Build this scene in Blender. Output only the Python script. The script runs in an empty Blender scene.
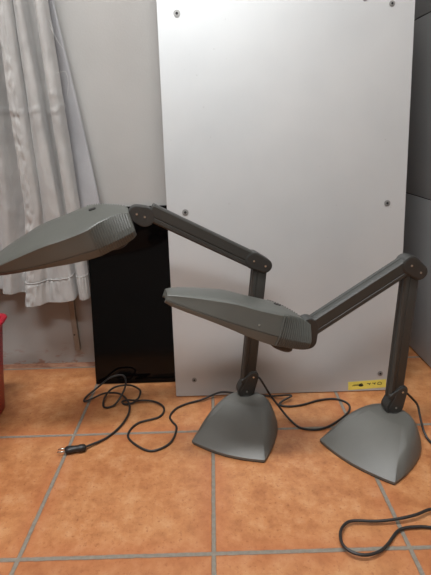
import bpy, bmesh, math, random
from mathutils import Vector, Matrix, noise
random.seed(4)
C = bpy.context.scene.collection
V = Vector
R = math.radians

# ---------------------------------------------------------------- materials
def s2l(c):
    return tuple(((v/255)/12.92 if v/255 <= .04045 else ((v/255+.055)/1.055)**2.4) for v in c) + (1,)

class N:
    def __init__(s, name):
        s.m = bpy.data.materials.new(name); s.m.use_nodes = True
        s.t = s.m.node_tree; s.b = s.t.nodes['Principled BSDF']
    def n(s, typ, **kw):
        nd = s.t.nodes.new(typ)
        for k, v in kw.items():
            if k in nd.inputs: nd.inputs[k].default_value = v
            else: setattr(nd, k, v)
        return nd
    def l(s, a, b): s.t.links.new(a, b)
    def pos(s, scale=(1, 1, 1)):
        g = s.n('ShaderNodeNewGeometry'); mp = s.n('ShaderNodeMapping')
        mp.inputs['Scale'].default_value = scale
        s.l(g.outputs['Position'], mp.inputs['Vector']); return mp.outputs[0]
    def noise(s, scale, detail=4, rough=.55, sc=(1, 1, 1)):
        nz = s.n('ShaderNodeTexNoise'); nz.inputs['Scale'].default_value = scale
        nz.inputs['Detail'].default_value = detail; nz.inputs['Roughness'].default_value = rough
        s.l(s.pos(sc), nz.inputs['Vector']); return nz.outputs['Fac']
    def ramp(s, fac, stops):
        r = s.n('ShaderNodeValToRGB'); e = r.color_ramp.elements
        while len(e) < len(stops): e.new(.5)
        for i, (p, c) in enumerate(stops): e[i].position = p; e[i].color = c
        s.l(fac, r.inputs['Fac']); return r.outputs['Color']
    def mix(s, fac, a, b, mode='MIX'):
        m = s.n('ShaderNodeMix', data_type='RGBA', blend_type=mode)
        for sock, v in ((m.inputs[0], fac), (m.inputs[6], a), (m.inputs[7], b)):
            if hasattr(v, 'is_output'): s.l(v, sock)
            else: sock.default_value = v
        return m.outputs[2]
    def math(s, op, a, b=0):
        m = s.n('ShaderNodeMath', operation=op)
        for i, v in enumerate((a, b)):
            if hasattr(v, 'is_output'): s.l(v, m.inputs[i])
            else: m.inputs[i].default_value = v
        return m.outputs[0]
    def bump(s, h, dist=.001, strength=1):
        b = s.n('ShaderNodeBump'); b.inputs['Distance'].default_value = dist
        b.inputs['Strength'].default_value = strength
        s.l(h, b.inputs['Height']); s.l(b.outputs[0], s.b.inputs['Normal'])
    def put(s, key, v):
        if hasattr(v, 'is_output'): s.l(v, s.b.inputs[key])
        else: s.b.inputs[key].default_value = v

def simple(name, col, rough=.5, metal=0, var=.06, scale=40, bump=0, spec=.5):
    n = N(name); c = s2l(col); d = tuple(x*(1-var) for x in c[:3])+(1,); e = tuple(min(1, x*(1+var)) for x in c[:3])+(1,)
    f = n.noise(scale)
    n.put('Base Color', n.ramp(f, [(.3, d), (.7, e)]))
    n.put('Roughness', rough); n.put('Metallic', metal); n.put('Specular IOR Level', spec)
    if bump: n.bump(n.noise(scale*12, 2), bump)
    return n.m

def mat_floor():
    n = N('terracotta_tiles'); P = .4; G = .0088
    g = n.n('ShaderNodeNewGeometry'); sx = n.n('ShaderNodeSeparateXYZ'); n.l(g.outputs['Position'], sx.inputs[0])
    def axis(o):
        q = n.math('DIVIDE', o, P); r = n.math('ROUND', q)
        d = n.math('MULTIPLY', n.math('ABSOLUTE', n.math('SUBTRACT', q, r)), P)
        return d, n.math('FLOOR', q)
    dx, ix = axis(sx.outputs[0]); dy, iy = axis(sx.outputs[1])
    d = n.math('MINIMUM', dx, dy)
    wob = n.math('MULTIPLY', n.math('SUBTRACT', n.noise(60, 2), .5), .003)
    d = n.math('ADD', d, wob)
    mr = n.n('ShaderNodeMapRange'); n.l(d, mr.inputs[0])
    mr.inputs[1].default_value = G/2-.0008; mr.inputs[2].default_value = G/2+.0012
    tile = mr.outputs[0]
    cb = n.n('ShaderNodeCombineXYZ'); n.l(ix, cb.inputs[0]); n.l(iy, cb.inputs[1])
    wn = n.n('ShaderNodeTexWhiteNoise'); n.l(cb.outputs[0], wn.inputs['Vector'])
    big = n.noise(5, 5, .6); med = n.noise(22, 6, .65); fine = n.noise(120, 4, .7)
    c1 = n.ramp(big, [(.3, s2l((164, 104, 62))), (.5, s2l((186, 126, 78))), (.72, s2l((198, 146, 98)))])
    c2 = n.ramp(med, [(.32, s2l((146, 86, 50))), (.5, s2l((184, 124, 78))), (.7, s2l((208, 160, 116)))])
    c = n.mix(.6, c1, c2)
    c = n.mix(n.math('MULTIPLY', n.ramp(fine, [(.56, (0, 0, 0, 1)), (.68, (1, 1, 1, 1))]), .55), c, s2l((132, 72, 42)))
    # ageing towards each tile's edge: the glaze is redder there
    er = n.n('ShaderNodeMapRange'); n.l(d, er.inputs[0]); er.inputs[1].default_value = .004; er.inputs[2].default_value = .05
    er.inputs[3].default_value = .45; er.inputs[4].default_value = 0
    c = n.mix(er.outputs[0], c, s2l((168, 96, 58)))
    tv = n.ramp(wn.outputs['Value'], [(0, (.88, .86, .84, 1)), (1, (1.0, 1.0, 1.0, 1))])
    c = n.mix(1, c, tv, 'MULTIPLY')
    gr = n.ramp(n.noise(90, 3), [(.3, s2l((120, 112, 100))), (.7, s2l((134, 126, 114)))])
    n.put('Base Color', n.mix(tile, gr, c))
    rr = n.n('ShaderNodeMapRange'); n.l(med, rr.inputs[0]); rr.inputs[3].default_value = .34; rr.inputs[4].default_value = .52
    rg = n.n('ShaderNodeMapRange'); n.l(tile, rg.inputs[0]); rg.inputs[3].default_value = .9; n.l(rr.outputs[0], rg.inputs[4])
    n.put('Roughness', rg.outputs[0])
    h = n.math('ADD', n.math('MULTIPLY', tile, 1), n.math('MULTIPLY', med, .5))
    h = n.math('ADD', h, n.math('MULTIPLY', fine, .12))
    n.bump(h, .0022, .8)
    return n.m

def mat_wall():
    n = N('painted_plaster')
    c = n.ramp(n.noise(3, 4), [(.3, s2l((162, 161, 158))), (.7, s2l((172, 171, 168)))])
    sx = n.n('ShaderNodeSeparateXYZ'); g = n.n('ShaderNodeNewGeometry'); n.l(g.outputs['Position'], sx.inputs[0])
    # scuffs and splashes from mopping, low on the wall
    lo = n.n('ShaderNodeMapRange'); n.l(sx.outputs[2], lo.inputs[0]); lo.inputs[1].default_value = .0; lo.inputs[2].default_value = .10
    lo.inputs[3].default_value = 1; lo.inputs[4].default_value = 0
    sp = n.ramp(n.noise(16, 4, .6, (1, 1, 2.5)), [(.56, (0, 0, 0, 1)), (.64, (1, 1, 1, 1))])
    f = n.math('MULTIPLY', lo.outputs[0], sp)
    c = n.mix(f, c, s2l((150, 112, 92)))
    n.put('Base Color', c); n.put('Roughness', .75); n.bump(n.noise(180, 3), .0006, .5)
    return n.m

def mat_skirt():
    n = N('stained_mortar')
    c = n.ramp(n.noise(14, 5, .6, (1, 1, 4)), [(.3, s2l((104, 62, 48))), (.5, s2l((150, 108, 84))), (.7, s2l((172, 132, 104)))])
    n.put('Base Color', c); n.put('Roughness', .8); n.bump(n.noise(80, 3), .002); return n.m

def mat_alu():
    n = N('brushed_aluminium')
    br = n.noise(90, 5, .6, (1, 1, .05)); sm = n.noise(3.5, 3, .5)
    c = n.ramp(sm, [(.3, s2l((187, 190, 191))), (.7, s2l((197, 199, 199)))])
    c = n.mix(n.math('MULTIPLY', n.ramp(n.noise(70, 2), [(.74, (0, 0, 0, 1)), (.8, (1, 1, 1, 1))]), .25), c, s2l((120, 118, 116)))
    n.put('Base Color', c); n.put('Metallic', .42)
    rr = n.n('ShaderNodeMapRange'); n.l(br, rr.inputs[0]); rr.inputs[3].default_value = .47; rr.inputs[4].default_value = .55
    n.put('Roughness', rr.outputs[0]); n.bump(br, .0002, .4); return n.m

def mat_cloth():
    n = N('white_cotton')
    w = n.n('ShaderNodeTexWave'); w.inputs['Scale'].default_value = 260; n.l(n.pos(), w.inputs['Vector'])
    c = n.ramp(n.noise(9, 4), [(.3, s2l((156, 155, 153))), (.7, s2l((174, 173, 170)))])
    n.put('Base Color', c); n.put('Roughness', .85); n.put('Sheen Weight', .3)
    n.bump(n.noise(60, 4, .6, (1, 1, .45)), .004, .6)
    return n.m

def mat_lining():
    n = N('grey_lining_cloth')
    n.put('Base Color', n.ramp(n.noise(9, 3), [(.3, s2l((150, 150, 152))), (.7, s2l((160, 160, 162)))]))
    n.put('Roughness', .9); n.bump(n.noise(40, 4), .002, .5); return n.m

def mat_plastic(name, col, rough, spec=.5):
    n = N(name); c = s2l(col); n.put('Specular IOR Level', spec)
    n.put('Base Color', n.ramp(n.noise(14, 4), [(.3, tuple(x*.93 for x in c[:3])+(1,)), (.7, tuple(x*1.06 for x in c[:3])+(1,))]))
    r = n.n('ShaderNodeMapRange'); n.l(n.noise(8, 4), r.inputs[0]); r.inputs[3].default_value = rough-.06; r.inputs[4].default_value = rough+.08
    n.put('Roughness', r.outputs[0]); n.bump(n.noise(900, 2), .0003, .35); return n.m

M = dict(
    floor=mat_floor(), wall=mat_wall(), skirt=mat_skirt(), alu=mat_alu(), cloth=mat_cloth(), lining=mat_lining(),
    head=mat_plastic('grey_green_plastic', (79, 80, 75), .42, .7),
    base=mat_plastic('grey_cast_base', (92, 91, 86), .42),
    arm=mat_plastic('dark_grey_arm', (55, 55, 52), .48),
    joint=mat_plastic('dark_grey_joint', (50, 50, 48), .45),
    rubber=simple('black_cable_rubber', (34, 32, 31), .5),
    plug=simple('black_plug_plastic', (30, 28, 28), .45),
    chrome=simple('bright_screw_metal', (215, 215, 210), .3, 1),
    glass=simple('black_gloss_glass', (5, 4, 4), .08, spec=.22, var=.02),
    glassedge=simple('black_edge', (14, 13, 13), .5),
    red=simple('red_bin_plastic', (160, 8, 36), .35, bump=.0004),
    cab=simple('grey_cabinet_laminate', (152, 152, 152), .42, var=.03, scale=6),
    dark=simple('dark_gap', (22, 22, 24), .8),
    washer=simple('dull_zinc', (140, 140, 138), .45, .5),
    rail=simple('grey_painted_bar', (150, 148, 142), .5, .3),
    yellow=simple('yellow_label_tape', (222, 206, 96), .5, scale=80),
    ink=simple('black_marker', (30, 30, 26), .6),
    diffuser=simple('milky_diffuser', (222, 222, 216), .5),
    ceil=simple('ceiling_paint', (225, 223, 218), .8, scale=3),
    wood=simple('pale_rod', (190, 190, 188), .35, .8),
)
def emis(name, col, st):
    m = bpy.data.materials.new(name); m.use_nodes = True; b = m.node_tree.nodes['Principled BSDF']
    b.inputs['Emission Color'].default_value = col; b.inputs['Emission Strength'].default_value = st; return m
M['tube'] = emis('lit_diffuser', (.97, .99, 1, 1), 12)

# ---------------------------------------------------------------- mesh helpers
def new(name, verts, faces, mat, parent=None, ang=35, smooth=True, bevel=0):
    me = bpy.data.meshes.new(name)
    off = parent_origin(parent)
    me.from_pydata([tuple(V(v)-off) for v in verts], [], faces); me.validate(); me.update()
    bm = bmesh.new(); bm.from_mesh(me); bmesh.ops.recalc_face_normals(bm, faces=bm.faces)
    if bevel:
        ed = [e for e in bm.edges if len(e.link_faces) == 2 and e.calc_face_angle(0) > R(40)]
        bmesh.ops.bevel(bm, geom=ed, offset=bevel, segments=2, affect='EDGES', profile=.6)
    bm.to_mesh(me); bm.free()
    if smooth:
        me.polygons.foreach_set('use_smooth', [True]*len(me.polygons))
        me.set_sharp_from_angle(angle=R(18 if bevel else ang))
        for p_ in me.polygons:
            if len(p_.vertices) > 6: p_.use_smooth = False
    me.materials.append(mat)
    o = bpy.data.objects.new(name, me); C.objects.link(o)
    if parent: o.parent = parent
    return o
ORG = {}
def parent_origin(p):
    o = V((0, 0, 0))
    while p: o += p.location; p = p.parent
    return o
def tag(o, label=None, cat=None, group=None, kind=None):
    for k, v in (('label', label), ('category', cat), ('group', group), ('kind', kind)):
        if v: o[k] = v
    return o
def empty(name, loc):
    o = bpy.data.objects.new(name, None); o.location = loc; o.empty_display_size = .05; C.objects.link(o); return o
def join(parts):
    vs, fs = [], []
    for v, f in parts:
        k = len(vs); vs += [V(a) for a in v]; fs += [[i+k for i in g] for g in f]
    return vs, fs
def box(x0, x1, y0, y1, z0, z1):
    v = [(x, y, z) for x in (x0, x1) for y in (y0, y1) for z in (z0, z1)]
    return v, [(0, 1, 3, 2), (4, 6, 7, 5), (0, 4, 5, 1), (2, 3, 7, 6), (0, 2, 6, 4), (1, 5, 7, 3)]
def prism(outline, o, ex, ey, en, n0, n1):
    """closed 2D outline in the frame (ex, ey) at o, extruded along en from n0 to n1"""
    k = len(outline)
    v = [o+ex*a+ey*b+en*n for n in (n0, n1) for a, b in outline]
    f = [list(range(k)), list(range(k, 2*k))]+[(i, (i+1) % k, k+(i+1) % k, k+i) for i in range(k)]
    return v, f
def circle(r, n=20, a0=0): return [(r*math.cos(a0+2*math.pi*i/n), r*math.sin(a0+2*math.pi*i/n)) for i in range(n)]
def stadium(p, q, r1, r2, n=12):
    """2D stadium around points p (radius r1) and q (radius r2)"""
    p, q = V(p), V(q); d = q-p; L = d.length; a = math.atan2(d.y, d.x); b = math.acos(max(-1, min(1, (r1-r2)/L)))
    o = []
    for i in range(n+1):
        t = a+b+(2*math.pi-2*b)*i/n; o.append((p.x+r1*math.cos(t), p.y+r1*math.sin(t)))
    for i in range(n+1):
        t = a-b+2*b*i/n; o.append((q.x+r2*math.cos(t), q.y+r2*math.sin(t)))
    return o
def spline(pts, sub=8):
    pts = [V(p) for p in pts]; P = [pts[0]*2-pts[1]]+pts+[pts[-1]*2-pts[-2]]; out = []
    for i in range(1, len(P)-2):
        for s in range(sub):
            t = s/sub; a, b, c, d = P[i-1], P[i], P[i+1], P[i+2]
            out.append(.5*((2*b)+(c-a)*t+(2*a-5*b+4*c-d)*t*t+(3*b-a-3*c+d)*t**3))
    out.append(pts[-1]); return out
def tube(path, r, n=8, flat=1.0):
    vs, fs = [], []; up = V((0, 0, 1))
    for i, p in enumerate(path):
        t = (path[min(i+1, len(path)-1)]-path[max(i-1, 0)]).normalized()
        s = t.cross(up)
        s = V((1, 0, 0)) if s.length < 1e-3 else s.normalized()
        w = s.cross(t).normalized()
        for k in range(n):
            a = 2*math.pi*k/n; vs.append(p+s*math.cos(a)*r*flat+w*math.sin(a)*r)
    for i in range(len(path)-1):
        for k in range(n):
            a = i*n+k; b = i*n+(k+1) % n; fs.append((a, b, b+n, a+n))
    fs.append(list(range(n))[::-1]); fs.append([len(vs)-n+k for k in range(n)])
    return vs, fs

# ---------------------------------------------------------------- the room
WY = .818
def struct(name, g, mat): return tag(new(name, g[0], g[1], mat, smooth=False), kind='structure')
struct('floor', box(-2.2, 1.8, -3.4, 1.35, -.06, 0), M['floor'])
struct('ceiling', box(-2.2, 1.8, -3.4, 1.35, 2.5, 2.56), M['ceil'])
struct('wall_back', box(-2.2, .30, WY, 1.35, 0, 2.5), M['wall'])
struct('wall_alcove', box(.30, 1.8, 1.26, 1.35, 0, 2.5), M['wall'])
struct('wall_left', box(-2.26, -2.2, -3.4, 1.35, 0, 2.5), M['wall'])
struct('wall_right', box(1.8, 1.86, -3.4, 1.35, 0, 2.5), M['wall'])
struct('wall_front', box(-2.2, 1.8, -3.46, -3.4, 0, 2.5), M['wall'])
# rough mortar strip between tiles and plaster
rows = []
nx = 90
vs = []; fs = []
for i in range(nx+1):
    x = -2.2+2.5*i/nx
    h = .012+.0025*noise.noise(V((x*9, 0, 0))); d = .009+.003*noise.noise(V((x*12, 3, 0)))
    vs += [(x, WY-d-.005, 0), (x, WY-d, h*.7), (x, WY-.003, h), (x, WY+.0, h), (x, WY+.0, 0)]
for i in range(nx):
    for k in range(5):
        a = i*5+k; b = i*5+(k+1) % 5; fs.append((a, b, b+5, a+5))
fs += [[0, 1, 2, 3, 4], [nx*5+k for k in range(5)]]
tag(new('trim_1', vs, fs, M['skirt']), kind='structure')

# ---------------------------------------------------------------- leaning aluminium sheet
def lean(Y0, Y1, Z1):
    ez = V((0, Y1-Y0, Z1)).normalized(); ex = V((1, 0, 0)); en = ex.cross(ez)   # en points to the camera (-Y)
    return V((0, Y0, 0)), ex, ez, en
O, ex, ez, en = lean(.58, .745, 1.15)
SX0, SX1, SH, ST = -.119, .597, 1.59, .012
O = O+V((0, 0, 0.003))
sheet = empty('aluminium_sheet', (.24, .58, 0))
tag(sheet, 'tall pale aluminium sheet leaning against the wall behind the two lamps', 'metal sheet')
def rrect(x0, x1, y0, y1, r, n=4):
    o = []
    for cx, cy, a in ((x1-r, y1-r, 0), (x0+r, y1-r, 90), (x0+r, y0+r, 180), (x1-r, y0+r, 270)):
        for i in range(n+1):
            t = R(a+90*i/n); o.append((cx+r*math.cos(t), cy+r*math.sin(t)))
    return o
v, f = prism(rrect(SX0, SX1, 0, SH, .003), O, ex, ez, en, -ST, 0)
new('panel', v, f, M['alu'], sheet, bevel=.0006)
for sx, sh, r in ((-.064, 1.134, .0085), (.533, 1.142, .007), (.458, 1.157, .006), (-.064, .589, .0085), (.542, .598, .008), (-.058, .055, .007), (.542, .058, .007)):
    c = O+ex*sx+ez*sh
    ring, inner = circle(r*1.15, 20), circle(r*.75, 20)
    g1 = prism(ring, c, ex, ez, en, 0, .0012)
    g2 = prism(inner, c, ex, ez, en, .0012, .0024)
    s = new('screw', *join([g1, g2]), M['washer'], sheet)
    new('screw_hole', *prism(circle(r*.45, 12), c, ex, ez, en, .0024, .0027), M['dark'], s)

# yellow tape label with black marks
lab = []
c0 = O+ex*.440+ez*.004
lx = (ex*.122+ez*.006).normalized(); ly = en.cross(lx)
label = new('label', *prism([(0, 0), (.122, 0), (.1235, .0275), (.001, .0275)], c0, lx, ly, en, .0001, .0006), M['yellow'], sheet, smooth=False)
label['label'] = 'yellow adhesive label with black handwritten marks'
def stroke(pts, w=.0016):
    w *= 1.35
    out = []
    for a, b in zip(pts[:-1], pts[1:]):
        a, b = V(a), V(b); d = (b-a).normalized(); s = V((-d.y, d.x))*w/2; a = a-d*w*.3; b = b+d*w*.3
        out.append(prism([tuple(a-s), tuple(b-s), tuple(b+s), tuple(a+s)], c0, lx, ly, en, .0006, .0008))
    return out
marks = []
marks += stroke([(.014, .0135), (.040, .014)], .0014)
marks += stroke([(.018, .0165), (.034, .0170)], .001)
marks += stroke([(.036, .0165), (.043, .0185), (.047, .0165)], .002)
marks.append(prism([(.036+.008*math.cos(a)+.006, .0125+.0038*math.sin(a)) for a in [i*math.pi/6 for i in range(12)]], c0, lx, ly, en, .0006, .0008))
for x in (.062, .079):
    marks += stroke([(x, .018), (x+.006, .0165), (x+.011, .018)], .0018)
    marks += stroke([(x+.006, .0165), (x+.008, .0125)], .0018)
marks += stroke([(.096, .012), (.108, .012), (.108, .0165), (.104, .0195), (.100, .0195), (.096, .0165), (.096, .012)], .0014)
new('label_marks', *join(marks), M['ink'], label, smooth=False)

# ---------------------------------------------------------------- black glass panel
O2, ex2, ez2, en2 = lean(.672, .804, .58)
O2 = O2+V((0, 0, .003))
bp = empty('black_glass_panel', (-.25, .68, 0))
tag(bp, 'glossy black glass panel leaning on the wall left of the tall metal sheet', 'panel')
new('glass', *prism(rrect(-.402, -.085, 0, .600, .004), O2, ex2, ez2, en2, -.003, 0), M['glass'], bp, bevel=.0006)
new('backing', *prism(rrect(-.398, -.089, .004, .596, .003), O2, ex2, ez2, en2, -.010, -.003), M['glassedge'], bp)

# ---------------------------------------------------------------- grey cabinet on the right
cab = empty('tall_grey_cabinet', (.98, .95, 0))
tag(cab, 'tall grey cabinet with horizontal seams standing at the right behind the right lamp', 'cabinet')
ca = V((math.sin(R(-1.2)), math.cos(R(-1.2)), 0)); cb_ = V((math.cos(R(-1.2)), -math.sin(R(-1.2)), 0)); cz = V((0, 0, 1))
co = V((.770, .62, 0))
def cabbox(z0, z1, inset=0, out=0):
    return prism(rrect(inset, .44-inset, inset, .60-inset, .004), co, cb_, ca, cz, z0, z1)
new('plinth', *cabbox(0.0, .006, .008), M['dark'], cab)
zs = [.004, .569, 1.168, 1.77, 2.1]
for a, b in zip(zs[:-1], zs[1:]):
    new('panel_section', *cabbox(a+.0018, b-.0018), M['cab'], cab, bevel=.0015)
    new('seam', *cabbox(b-.004, b+.004, .004), M['dark'], cab)

# ---------------------------------------------------------------- bar screwed to the wall
bar = empty('wall_bar', (-.495, .81, .067))
tag(bar, 'flat grey metal bar hanging on the wall below the curtain hem', 'metal bar')
g = join([box(-.505, -.485, .806, WY, .067, 1.9)])
b = new('bar', *g, M['rail'], bar, bevel=.0015)
new('screw_hole', *prism(circle(.0028, 12), V((-.4985, .806, .130)), V((1, 0, 0)), V((0, 0, 1)), V((0, -1, 0)), 0, .0006), M['dark'], bar)

# ---------------------------------------------------------------- curtain
cur = empty('curtain', (-.7, .74, .3))
tag(cur, 'gathered white cotton curtain hanging at the left with frayed threads and a wide hem', 'curtain')
# control columns, right to left: x at z=1.17, x at z=.6, x at z=.3, depth towards the room
CP = [(-.418, -.402, -.404, .000), (-.424, -.408, -.407, .020), (-.438, -.424, -.420, .027), (-.449, -.440, -.436, .018),
      (-.448, -.441, -.439, -.012), (-.462, -.449, -.444, -.016), (-.478, -.459, -.450, -.008), (-.482, -.463, -.453, .022),
      (-.494, -.486, -.485, .026), (-.506, -.512, -.520, .016), (-.510, -.520, -.545, .008), (-.513, -.523, -.565, .028),
      (-.530, -.545, -.590, .036), (-.545, -.563, -.611, .032), (-.548, -.569, -.617, .004), (-.556, -.576, -.622, -.016),
      (-.570, -.598, -.640, -.006), (-.584, -.622, -.662, .024), (-.600, -.648, -.690, .020), (-.606, -.655, -.700, -.012),
      (-.63, -.70, -.74, .0), (-.65, -.74, -.78, .026), (-.67, -.76, -.81, -.01), (-.70, -.80, -.86, .022), (-.74, -.86, -.93, -.008), (-.78, -.9, -.98, .02)]
CB = [.300, .297, .295, .296, .300, .302, .300, .296, .290, .286, .284, .282, .281, .284, .292, .306, .318, .322, .326, .33, .33, .33, .33, .33, .33, .33]
ZT = 1.95
def colx(c, z):
    a, b, d = c[0], c[1], c[2]
    if z > .6: return b+(a-b)*(z-.6)/.57
    return b+(d-b)*((.6-z)/.3)
def csmooth(arr, t):
    i = min(int(t), len(arr)-2); f = t-i
    g = lambda k: arr[max(0, min(len(arr)-1, k))]
    a, b, c, d = g(i-1), g(i), g(i+1), g(i+2)
    return .5*(2*b+(c-a)*f+(2*a-5*b+4*c-d)*f*f+(3*b-a-3*c+d)*f**3)
NU, NV = 300, 220
verts = []; faces = []
for j in range(NV+1):
    tv = j/NV
    for i in range(NU+1):
        t = i/NU*(len(CP)-1)
        zb = csmooth(CB, t); z = zb+(ZT-zb)*tv**1.25
        x = csmooth([colx(c, z) for c in CP], t); dep = csmooth([c[3] for c in CP], t)
        amp = 1.0+.45*max(0, min(1, (z-.45)/.4)) if z > .45 else 1+.15*(.45-z)/.15
        y = .750-dep*amp
        # wrinkles in the cloth
        w = .0030*noise.noise(V((x*30, z*7, t*.7)))+.0018*noise.noise(V((x*70, z*26, t)))
        if 11.6 < t < 13.4: w += .0045*noise.noise(V((t*2.2, z*42, 5)))
        h = z-zb
        if h < .078: w += -.003-.0022*math.sin(t*9)*(h/.078)
        if abs(h-.078) < .004: w += .0025
        if abs(z-(.885+.004*math.sin(t*2))) < .004: w -= .0035
        if abs(z-.93) < .003 and t < 3: w -= .003
        verts.append((x, y+w, z))
for j in range(NV):
    for i in range(NU):
        a = j*(NU+1)+i; faces.append((a, a+1, a+NU+2, a+NU+1))
cl = new('curtain_fabric', verts, faces, M['cloth'], cur, ang=180)
md = cl.modifiers.new('thick', 'SOLIDIFY'); md.thickness = .0012
# hem seam cord
pth = []
for i in range(0, 301):
    t = i/300*(len(CP)-1); zb = csmooth(CB, t); z = zb+.080
    pth.append(V((csmooth([colx(c, z) for c in CP], t), .750-csmooth([c[3] for c in CP], t)*(1.04)-.003, z)))
new('hem_seam', *tube(pth, .0016, 6), M['cloth'], cur)
# grey lining behind, its edge swings out to the right
verts = []; faces = []
NU2, NV2 = 30, 60
for j in range(NV2+1):
    tv = j/NV2; z = .50+(ZT-.50)*tv
    xr = -.402+.060*max(0, min(1, (1.09-z)/.49)) if z < 1.09 else -.402-(z-1.09)*.12
    xl = -.60
    for i in range(NU2+1):
        u = i/NU2; x = xr+(xl-xr)*u
        y = .786-.006*math.sin(u*9+z*2)-.004*noise.noise(V((x*8, z*5, 2)))
        if z < .80: y -= .05*((.80-z)/.30)*0.35
        verts.append((x, y, z))
for j in range(NV2):
    for i in range(NU2):
        a = j*(NU2+1)+i; faces.append((a, a+1, a+NU2+2, a+NU2+1))
ln = new('lining', verts, faces, M['lining'], cur, ang=180); ln['label'] = 'grey lining behind the white curtain'
md = ln.modifiers.new('thick', 'SOLIDIFY'); md.thickness = .001
# frayed threads
for pts in ([(-.417, .735, 1.10), (-.408, .728, 1.085), (-.398, .727, 1.062), (-.386, .726, 1.045)],
            [(-.417, .735, 1.12), (-.41, .73, 1.10), (-.409, .728, 1.085), (-.414, .73, 1.07)],
            [(-.413, .735, .985), (-.400, .73, .987), (-.388, .73, .985), (-.385, .73, .96), (-.392, .73, .925)],
            [(-.417, .73, .905), (-.408, .727, .902), (-.403, .726, .905), (-.40, .726, .89)]):
    new('loose_thread', *tube(spline(pts, 5), .0007, 5), M['cloth'], cur)
rod = tag(new('curtain_rod', *tube([V((-1.1, .755, 1.985)), V((-.36, .755, 1.985))], .010, 12), M['wood']), 'grey metal rod carrying the curtain above the picture', 'curtain rod')
for x in (-1.08, -.375):
    new('bracket', *box(x-.006, x+.006, .765, WY, 1.980, 1.990), M['wood'], rod)

# ---------------------------------------------------------------- red bin
bn = empty('waste_bin', (-.79, .395, 0))
tag(bn, 'red plastic waste bin cut off at the left edge of the photo', 'bin')
def binring(z, grow):
    k = z/.30
    w = .145+.040*k+grow; d = .165+.030*k+grow
    ang = R(8)
    o = []
    for a, b in rrect(-w, w, -d, d, .035, 6):
        o.append(V((-.792+a*math.cos(ang)-b*math.sin(ang), .395+a*math.sin(ang)+b*math.cos(ang), z)))
    return o
def loft(rings, cap0=True, cap1=True):
    k = len(rings[0]); v = [p for r in rings for p in r]; f = []
    for j in range(len(rings)-1):
        for i in range(k):
            a = j*k+i; b = j*k+(i+1) % k; f.append((a, b, b+k, a+k))
    if cap0: f.append(list(range(k))[::-1])
    if cap1: f.append([(len(rings)-1)*k+i for i in range(k)])
    return v, f
new('body', *loft([binring(0, 0), binring(.005, .003), binring(.15, .0), binring(.285, 0), binring(.285, -.003), binring(.15, -.003), binring(.006, -.003)]), M['red'], bn)
rr = []
for i in range(9):
    a = 2*math.pi*i/8; rr.append(binring(.292+.008*math.sin(a), .003+.008*math.cos(a)))
new('rim', *loft(rr, False, False), M['red'], bn)

# ---------------------------------------------------------------- lamps
AZ = R(10)
U = V((math.cos(AZ), math.sin(AZ), 0)); NN = V((math.sin(AZ), -math.cos(AZ), 0)); Z = V((0, 0, 1))   # NN faces the room

def head_geo(o, root, tip, roll):
    """o: lamp head parts; root/tip in world"""
    ax = (tip-root).normalized(); L = (tip-root).length
    lat0 = ax.cross(V((0, 0, 1))).normalized()
    if lat0.y > 0: lat0 = -lat0                    # lateral axis towards the room (-Y)
    up0 = lat0.cross(ax); 
    if up0.z < 0: up0 = -up0
    lat = lat0*math.cos(roll)-up0*math.sin(roll)    # roll > 0 dips the near side
    up = up0*math.cos(roll)+lat0*math.sin(roll)
    return ax, L, lat, up
K = [  # s from rear (0) to tip (1): half width parting, half width ridge, ridge z, crown z, bottom z
    (0.00, .048, .018, .030, .031, -.017), (.03, .056, .022, .037, .038, -.020), (.10, .065, .032, .044, .046, -.022), (.20, .073, .050, .049, .053, -.023),
    (.29, .077, .064, .047, .054, -.025), (.45, .074, .064, .043, .050, -.022), (.60, .069, .061, .041, .049, -.016),
    (.75, .058, .052, .032, .040, -.013), (.88, .046, .0425, .0225, .028, -.012), (.96, .0365, .0345, .0150, .019, -.011), (1.0, .029, .027, .0095, .0135, -.009)]
def kk(s):
    i = 0
    while i < len(K)-2 and s > K[i+1][0]: i += 1
    a, b = K[i], K[i+1]; f = (s-a[0])/(b[0]-a[0])
    p = K[max(0, i-1)]; q = K[min(len(K)-1, i+2)]
    out = []
    for c in range(1, 6):
        ma = (b[c]-p[c])/(b[0]-p[0]) if i > 0 else (b[c]-a[c])/(b[0]-a[0])
        mb = (q[c]-a[c])/(q[0]-a[0]) if i < len(K)-2 else (b[c]-a[c])/(b[0]-a[0])
        h = b[0]-a[0]
        out.append((2*f**3-3*f*f+1)*a[c]+(f**3-2*f*f+f)*h*ma+(-2*f**3+3*f*f)*b[c]+(f**3-f*f)*h*mb)
    return out
def section(s):
    wp, wt, zt, zc, zb = kk(s)
    zp = -.001
    zc = zt+(zc-zt)*.5
    half = [(0, zc), (wt*.35, zc-(zc-zt)*.10), (wt*.7, zc-(zc-zt)*.42), (wt*.97, zt+.0006), (wt*1.03, zt-.001),
            (wt+(wp-wt)*.40, zp+(zt-zp)*.66), (wt+(wp-wt)*.78, zp+(zt-zp)*.30), (wp, zp+.0010), (wp-.0014, zp+.0004), (wp-.0014, zp-.0008), (wp, zp-.0014),
            (wp-.002, zb+.002), (wp-.004, zb)]
    return half
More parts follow.
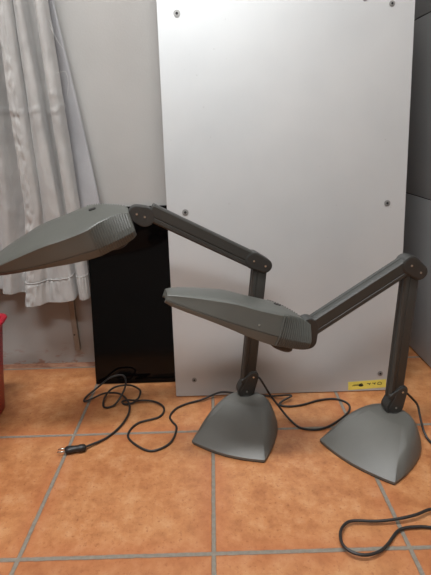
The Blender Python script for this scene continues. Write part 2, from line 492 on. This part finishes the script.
def make_head(lamp, root, tip, roll):
    ax, L, lat, up = head_geo(None, root, tip, roll)
    def P(s, y, z): return root+ax*(s*L)+lat*y+up*z
    ss = [i/60 for i in range(61)]
    rings = []
    for s in ss:
        h = section(s)
        ring = [P(s, y, z) for y, z in h]
        inner = max(.004, h[-1][0]-.006)
        ring += [P(s, inner, h[-1][1]), P(s, inner*.98, h[-1][1]+.006), P(s, 0, h[-1][1]+.007), P(s, -inner*.98, h[-1][1]+.006), P(s, -inner, h[-1][1])]
        ring += [P(s, -y, z) for y, z in h[:0:-1]]
        rings.append(ring)
    hd = new('lamp_head', *loft(rings), M['head'], lamp, ang=24)
    # vent ribs wrapping both flanks behind the ridge, one grille per flank
    for sg in (1, -1):
        ribs = []
        for i in range(16):
            s = .020+i*.0165; w = .0013/L; e = .0026
            hA = section(s); pts = hA[3:8]+[(hA[7][0], -.0006)]+hA[10:12]
            a = [P(s+sd, sg*(y+(e if o_ else -.0015)), z+(e*.6 if o_ and z > .003 else 0)) for sd in (-w, w) for o_ in (0, 1) for (y, z) in pts]
            m_ = len(pts); f_ = []
            I = lambda sd, o_, k: sd*2*m_+o_*m_+k
            for k in range(m_-1):
                for sd in (0, 1): f_.append((I(sd, 0, k), I(sd, 0, k+1), I(sd, 1, k+1), I(sd, 1, k)))
                for o_ in (0, 1): f_.append((I(0, o_, k), I(0, o_, k+1), I(1, o_, k+1), I(1, o_, k)))
            for k in (0, m_-1): f_.append((I(0, 0, k), I(0, 1, k), I(1, 1, k), I(1, 0, k)))
            ribs.append((a, f_))
        new('vent_grille', *join(ribs), M['head'], hd, smooth=False)
    # switch on top, small side screw, diffuser and round knob under the rear
    sw = prism(rrect(-.009, .009, -.005, .005, .004), P(.235, -.026, .0485), ax, lat, up, 0, .0045)
    new('switch', *sw, M['plug'], hd, bevel=.001)
    h = section(.42); y, z = h[6]
    nrm = (lat*.8+up*.6).normalized()
    if roll <= 0: new('side_screw', *prism(circle(.0022, 10), P(.42, y, z), ax, nrm.cross(ax).normalized(), nrm, -.001, .0010), M['chrome'], hd)
    dv = []
    for s in [.16+.76*i/24 for i in range(25)]:
        w_ = kk(s)[0]-.014; zb = kk(s)[4]
        dv.append([P(s, w_, zb+.0068), P(s, w_, zb+.002), P(s, -w_, zb+.002), P(s, -w_, zb+.0068)])
    new('diffuser', *loft(dv), M['diffuser'], hd)
    kn = new('tilt_knob', *loft([[P(.150, .012, -.018)+ax*a*1.0+lat*b for a, b in circle(.030, 28)], [P(.150, .012, -.038)+ax*a+lat*b for a, b in circle(.030, 28)],
                        [P(.150, .012, -.043)+ax*a+lat*b for a, b in circle(.026, 28)]]), M['joint'], hd, bevel=.0008)
    return ax, L, lat, up, P

def make_base(lamp, FL, FR, joint, cz_=.070):
    e = (FR-FL).normalized(); n = V((-e.y, e.x, 0)); m = (FL+FR)/2; W = (FR-FL).length/2
    # half outline (x, y) from the front middle round to the back middle
    HO = [(0, -.021), (.25, -.0195), (.5, -.0165), (.75, -.0115), (.95, -.0065), (1.0, -.004)]
    out = [(x*W*1.01, y) for x, y in HO]
    side = [(1.028, .02), (1.038, .045), (1.030, .075), (1.00, .105), (.95, .134), (.86, .162), (.73, .187), (.53, .207), (.28, .219), (0, .223)]
    out += [(x*W, y) for x, y in side]
    pin = [(0, .128), (.014, .128), (.028, .1285), (.039, .130), (.044, .1315), (.046, .134), (.048, .140), (.0485, .147), (.0485, .154), (.047, .163), (.044, .172), (.039, .180), (.032, .187), (.023, .192), (.012, .195), (0, .196)]
    full = out+[(-x, y) for x, y in out[-2:0:-1]]; pfull = pin+[(-x, y) for x, y in pin[-2:0:-1]]
    def pt(x, y, z): return m+e*x+n*y+Z*z
    cen = V((0, .10))
    rings = [[pt(x*.985, .10+(y-.10)*.985, .0) for x, y in full], [pt(x*.985, .10+(y-.10)*.985, .0035) for x, y in full]]
    rim = new('base_rim', *loft(rings), M['plug'], lamp)
    rings = [[pt(x, y, .0036) for x, y in full], [pt(x, y, .0105) for x, y in full]]
    T = 14
    for k in range(1, T+1):
        t = k/T
        r = []
        for q, ((x, y), (px, py)) in enumerate(zip(full, pfull)):
            qq = min(q, len(full)-q); f = 1-(1-t)**(1.42 if qq <= 5 else min(2.8, 1.42+.6*(qq-5)))
            r.append(pt(x+(px-x)*t, y+(py-y)*t, .0105+(cz_-.0105)*f))
        rings.append(r)
    b = new('base', *loft(rings), M['base'], lamp, ang=22)
    kf = len(full)
    for ed in b.data.edges:
        i0, i1 = ed.vertices
        if i0 % kf == i1 % kf and i0 % kf in (5, kf-5): ed.use_edge_sharp = True
    return pt

def disc(c, r, n0, n1, nrm=NN, n=14):
    a = nrm.cross(Z).normalized(); return prism(circle(r, n), c, a, nrm.cross(a), nrm, n0, n1)

def make_lamp(name, label, D):
    P0 = V(D['P0']); lamp = empty('desk_lamp', (P0.x, P0.y, 0))
    tag(lamp, label, 'desk lamp')
    def W(p, off=0): return V((P0.x, P0.y, 0))+U*p[0]+Z*p[1]+NN*off
    FL, FR = V(D['FL']), V(D['FR'])
    make_base(lamp, FL, FR, P0)
    o0 = V((P0.x, P0.y, 0))
    def plate(p, q, r1, r2, n0, n1, nm='joint', mat='joint', bevel=.0025, parent=None):
        return new(nm, *prism(stadium(p, q, r1, r2), o0, U, Z, NN, n0, n1), M[mat], parent or lamp, bevel=bevel)
    def screws(j, ps, n1):
        for p in ps:
            new('screw', *prism(circle(.0027, 14), W(p), U, Z, NN, n1-.003, n1+.0012), M['chrome'], j)
    def arm(p, q, name, w=.0425, d=.030):
        a, b = W(p), W(q); t = (b-a).normalized(); s = NN.cross(t).normalized()
        hw, hd = w/2, d/2; g = .0016
        # profile in (s, NN): rounded channel with grooves on its broad faces
        prof = [(-hw, -hd+.004), (-hw+.004, -hd), (hw*.25-.001, -hd), (hw*.25, -hd+g), (hw*.25+.002, -hd+g), (hw*.25+.003, -hd), (hw-.004, -hd), (hw, -hd+.004),
                (hw, -.003), (hw-g, -.002), (hw-g, .002), (hw, .003),
                (hw, hd-.004), (hw-.004, hd), (hw*.30+.003, hd), (hw*.30+.0018, hd-g), (hw*.30, hd-g), (hw*.30-.001, hd), (-hw+.004, hd), (-hw, hd-.004),
                (-hw, .003), (-hw+g, .002), (-hw+g, -.002), (-hw, -.003)]
        rings = [[c+s*x*k+NN*y*k for x, y in prof] for c, k in ((a, .94), (a+t*.002, 1), (b-t*.002, 1), (b, .94))]
        return new(name, *loft(rings), M['arm'], lamp, ang=25)
    S = D
    # foot joint: cheeks around a block, standing in a small collar
    foot = plate(S['S1'], S['S2'], .0255, .0175, -.015, .016, 'foot_joint')
    new('cheek', *prism(stadium(S['S1'], S['S2'], .0185, .0140), o0, U, Z, NN, .0155, .0195), M['joint'], foot, bevel=.0015)
    screws(foot, (S['S1'], S['S2']), .0195)
    new('latch', *prism(stadium((S['S2'][0]-.030, S['S2'][1]-.012), (S['S2'][0]-.008, S['S2'][1]+.004), .006, .006), o0, U, Z, NN, .010, .0185), M['joint'], foot, bevel=.001)
    collar = [[W((S['S1'][0], z))+U*a+NN*b for a, b in circle(r, 24)] for z, r in ((.064, .022), (.0705, .022), (.0725, .020), (.085, .016))]
    new('collar', *loft(collar), M['joint'], lamp)
    arm(S['a1b'], S['a1t'], 'lower_arm', .040, .028)
    el = plate(S['S4'], S['S3'], .0235, .0195, -.0185, .0185, 'elbow_joint')
    new('cheek', *prism(stadium(S['S4'], S['S3'], .0205, .0165), o0, U, Z, NN, .0163, .0195), M['joint'], el, bevel=.0015)
    screws(el, (S['S3'], S['S4']), .0195)
    up_ = arm(S['a2s'], S['a2e'], 'upper_arm', .0435, .034)
    hj = plate(S['S5'], S['S6'], .0250, .0205, -.0175, .0175, 'head_joint')
    screws(hj, (S['S5'], S['S6']), .0177)
    R_, T_ = W(S['R']), W(S['T'])
    ax, L, lat, upv, P = make_head(lamp, R_, T_, R(S['roll']))
    # bracket from the head joint into the rear of the head
    a = W(S['S6']); b = P(.07, 0, .006)
    new('head_bracket', *tube([a, (a+b)/2+Z*.0, b], .0125, 12), M['joint'], lamp)
    # spring wire visible beside the joint
    w0 = W((S['S6'][0], S['S6'][1]+.014), .004)
    new('hinge_pin', *tube([P(.02, -.018, .030), P(.02, .020, .030)], .0042, 12), M['joint'], lamp)
    # cord
    cd = new('power_cord', *tube(spline(S['cord'], 7), .0032, 8), M['rubber'], lamp)
    return lamp, cd

cordA = [(.128, .480, .132), (0.141, .470, .126), (0.157, .468, .098), (0.173, 0.474, 0.066), (0.196, 0.466, 0.034), (0.221, 0.444, 0.008), (0.247, 0.4, 0.004), (0.285, 0.386, 0.004), (0.327, 0.396, 0.004), (0.377, 0.433, 0.004), (0.412, 0.472, 0.004), (0.419, 0.509, 0.004), (0.389, 0.536, 0.004), (0.338, 0.533, 0.004), (0.275, 0.509, 0.004), (0.231, 0.504, 0.004), (0.207, 0.514, 0.005), (0.223, 0.527, 0.012), (0.247, 0.537, 0.018), (0.241, 0.542, 0.02), (0.216, 0.55, 0.014), (0.19, 0.558, 0.008), (.15, .568, .006), (.10, .570, .010),
    (0.050, 0.568, 0.020), (0.026, 0.567, 0.022), (0.001, 0.566, 0.014), (-0.035, 0.551, 0.007), (-0.082, 0.535, 0.004), (-0.115, 0.509, 0.004), (-0.13, 0.472, 0.004), (-0.121, 0.444, 0.004), (-0.106, 0.413, 0.004), (-0.119, 0.347, 0.004), (-0.168, 0.316, 0.004), (-0.222, 0.352, 0.004), (-0.243, 0.392, 0.004), (-0.222, 0.442, 0.004), (-0.163, 0.469, 0.004), (-0.152, 0.512, 0.006), (-0.184, 0.546, 0.008), (-0.232, 0.552, 0.01), (-0.259, 0.54, 0.008), (-0.28, 0.54, 0.006), (-0.289, 0.552, 0.008), (-0.27, 0.551, 0.014), (-0.242, 0.54, 0.02), (-0.233, 0.562, 0.024), (-0.239, 0.592, 0.026), (-0.278, 0.621, 0.026), (-0.327, 0.615, 0.022), (-0.348, 0.573, 0.014), (-0.343, 0.53, 0.005), (-0.311, 0.534, 0.008), (-0.286, 0.567, 0.034), (-0.284, 0.609, 0.048), (-0.3, 0.636, 0.055), (-0.339, 0.632, 0.05), (-0.383, 0.622, 0.02), (-0.413, 0.586, 0.008), (-0.413, 0.563, 0.006), (-0.389, 0.568, 0.012), (-0.349, 0.582, 0.022), (-0.299, 0.569, 0.026), (-0.266, 0.534, 0.018), (-0.257, 0.492, 0.01), (-0.269, 0.434, 0.006), (-0.301, 0.377, 0.005), (-0.351, 0.332, 0.010)]
cordB = [(.522, .378, .128), (.538, .384, .116), (0.557, 0.388, 0.096), (0.574, 0.388, 0.075), (0.577, 0.376, 0.055), (0.578, 0.360, 0.035), (0.581, 0.342, 0.015), (0.588, 0.312, 0.005), (.615, .24, .004), (.66, .17, .004), (.68, .11, .006), (.62, .085, .010), (.55, .095, .012),
    (0.481, 0.085, 0.012), (0.44, 0.069, 0.014), (0.396, 0.061, 0.012), (0.351, 0.059, 0.01), (0.305, 0.062, 0.01), (0.283, 0.054, 0.011), (0.266, 0.031, 0.013), (0.262, 0.002, 0.014), (0.275, -0.017, 0.014), (0.3, -0.024, 0.013), (0.331, -0.015, 0.01), (0.356, 0.004, 0.008), (0.386, 0.034, 0.006), (0.407, 0.043, 0.006), (0.43, 0.045, 0.006), (0.462, 0.043, 0.005), (.55, .02, .004), (.68, .0, .004), (.80, .05, .004)]

A = dict(P0=(.0995, .482, 0), FL=(-.056, .349, 0), FR=(.134, .264, 0), S1=(0, .087), S2=(.020, .132), a1b=(.0065, .115), a1t=(.042, .466),
         S3=(.054, .467), S4=(.022, .484), a2s=(.016, .486), a2e=(-.242, .6295), S5=(-.256, .619), S6=(-.275, .627), R=(-.287, .608), T=(-.628, .517), roll=17, cord=cordA)
B = dict(P0=(.4981, .3773, 0), FL=(.296, .337, 0), FR=(.436, .172, 0), S1=(0, .087), S2=(.015, .134), a1b=(.0015, .115), a1t=(.0075, .470),
         S3=(.024, .471), S4=(-.003, .491), a2s=(-.008, .488), a2e=(-.252, .347), S5=(-.259, .352), S6=(-.258, .316), R=(-.266, .326), T=(-.603, .464), roll=-4, cord=cordB)
lampA, cA = make_lamp('A', 'dark grey jointed desk lamp at the left, head raised in front of the curtain', A)
lampB, cB = make_lamp('B', 'dark grey jointed desk lamp at the right, its head pointing left across the metal sheet', B)

# two-pin plug on the left lamp's cord
p0, p1, p2 = V((-.349, .328, .0125)), V((-.397, .3205, .0125)), V((-.417, .3145, .0125))
ax = (p1-p0).normalized(); sd = ax.cross(Z).normalized(); upv = Z
def ell(c, a, b, n=16): return [c+sd*a*math.cos(2*math.pi*i/n)+upv*b*math.sin(2*math.pi*i/n) for i in range(n)]
rings = [ell(p0-ax*.004, .0045, .0042), ell(p0, .0095, .0090), ell(p0+ax*.012, .0105, .0098), ell(p0+ax*.018, .0088, .0085), ell(p0+ax*.030, .0098, .0088),
         ell(p0+ax*.040, .0120, .0085), ell(p0+ax*.048, .0115, .0080), ell(p0+ax*.052, .0065, .0060)]
pl = new('plug', *loft(rings), M['plug'], cA, ang=50)
pins = []
for s in (-1, 1):
    a = p0+ax*.050+sd*.0062*s-sd*0; pins.append(tube([a, a+ax*.021], .0020, 8))
new('plug_pins', *join(pins), M['chrome'], pl)

# ---------------------------------------------------------------- ceiling lights (above and behind the viewer)
def clight(x, y, lx_, ly_, power, label):
    t = empty('ceiling_light', (x, y, 2.5)); tag(t, label, 'ceiling light')
    new('housing', *box(x-lx_/2-.02, x+lx_/2+.02, y-ly_/2-.02, y+ly_/2+.02, 2.46, 2.499), M['ceil'], t)
    new('diffuser', *box(x-lx_/2, x+lx_/2, y-ly_/2, y+ly_/2, 2.45, 2.46), M['tube'], t, smooth=False)
    la = bpy.data.lights.new('tube_light', 'AREA'); la.shape = 'RECTANGLE'; la.size = lx_; la.size_y = ly_; la.energy = power; la.color = (.97, .99, 1)
    o = bpy.data.objects.new('tube_light', la); C.objects.link(o); o.parent = t; o.location = (0, 0, -.055)
clight(-.25, -.05, 1.2, .22, 30, 'long lit ceiling light nearer the back wall')
clight(-.3, -1.15, 1.2, .22, 19, 'long lit ceiling light nearer the front wall')

w = bpy.data.worlds.new('world'); bpy.context.scene.world = w; w.use_nodes = True
w.node_tree.nodes['Background'].inputs[0].default_value = (.6, .65, .7, 1); w.node_tree.nodes['Background'].inputs[1].default_value = .3

# ---------------------------------------------------------------- camera
pitch, yaw, roll, fpx = 0.33377, -0.0011, -0.03127, 451.45
f = V((math.sin(yaw)*math.cos(pitch), math.cos(yaw)*math.cos(pitch), -math.sin(pitch)))
r = V((math.cos(yaw), -math.sin(yaw), 0)); u = r.cross(f)
r2 = r*math.cos(roll)+u*math.sin(roll); u2 = -r*math.sin(roll)+u*math.cos(roll)
cam = bpy.data.cameras.new('camera'); co_ = bpy.data.objects.new('camera', cam); C.objects.link(co_)
m = Matrix((r2, u2, -f)).transposed().to_4x4(); m.translation = V((.02105, -.69255, .81494)); co_.matrix_world = m
cam.sensor_fit = 'VERTICAL'; cam.sensor_height = 36; cam.lens = 36*fpx/575; cam.clip_start = .02
sc = bpy.context.scene; sc.camera = co_
sc.view_settings.view_transform = 'Standard'; sc.view_settings.look = 'None'; sc.view_settings.gamma = 1
sc.view_settings.exposure = 0.2
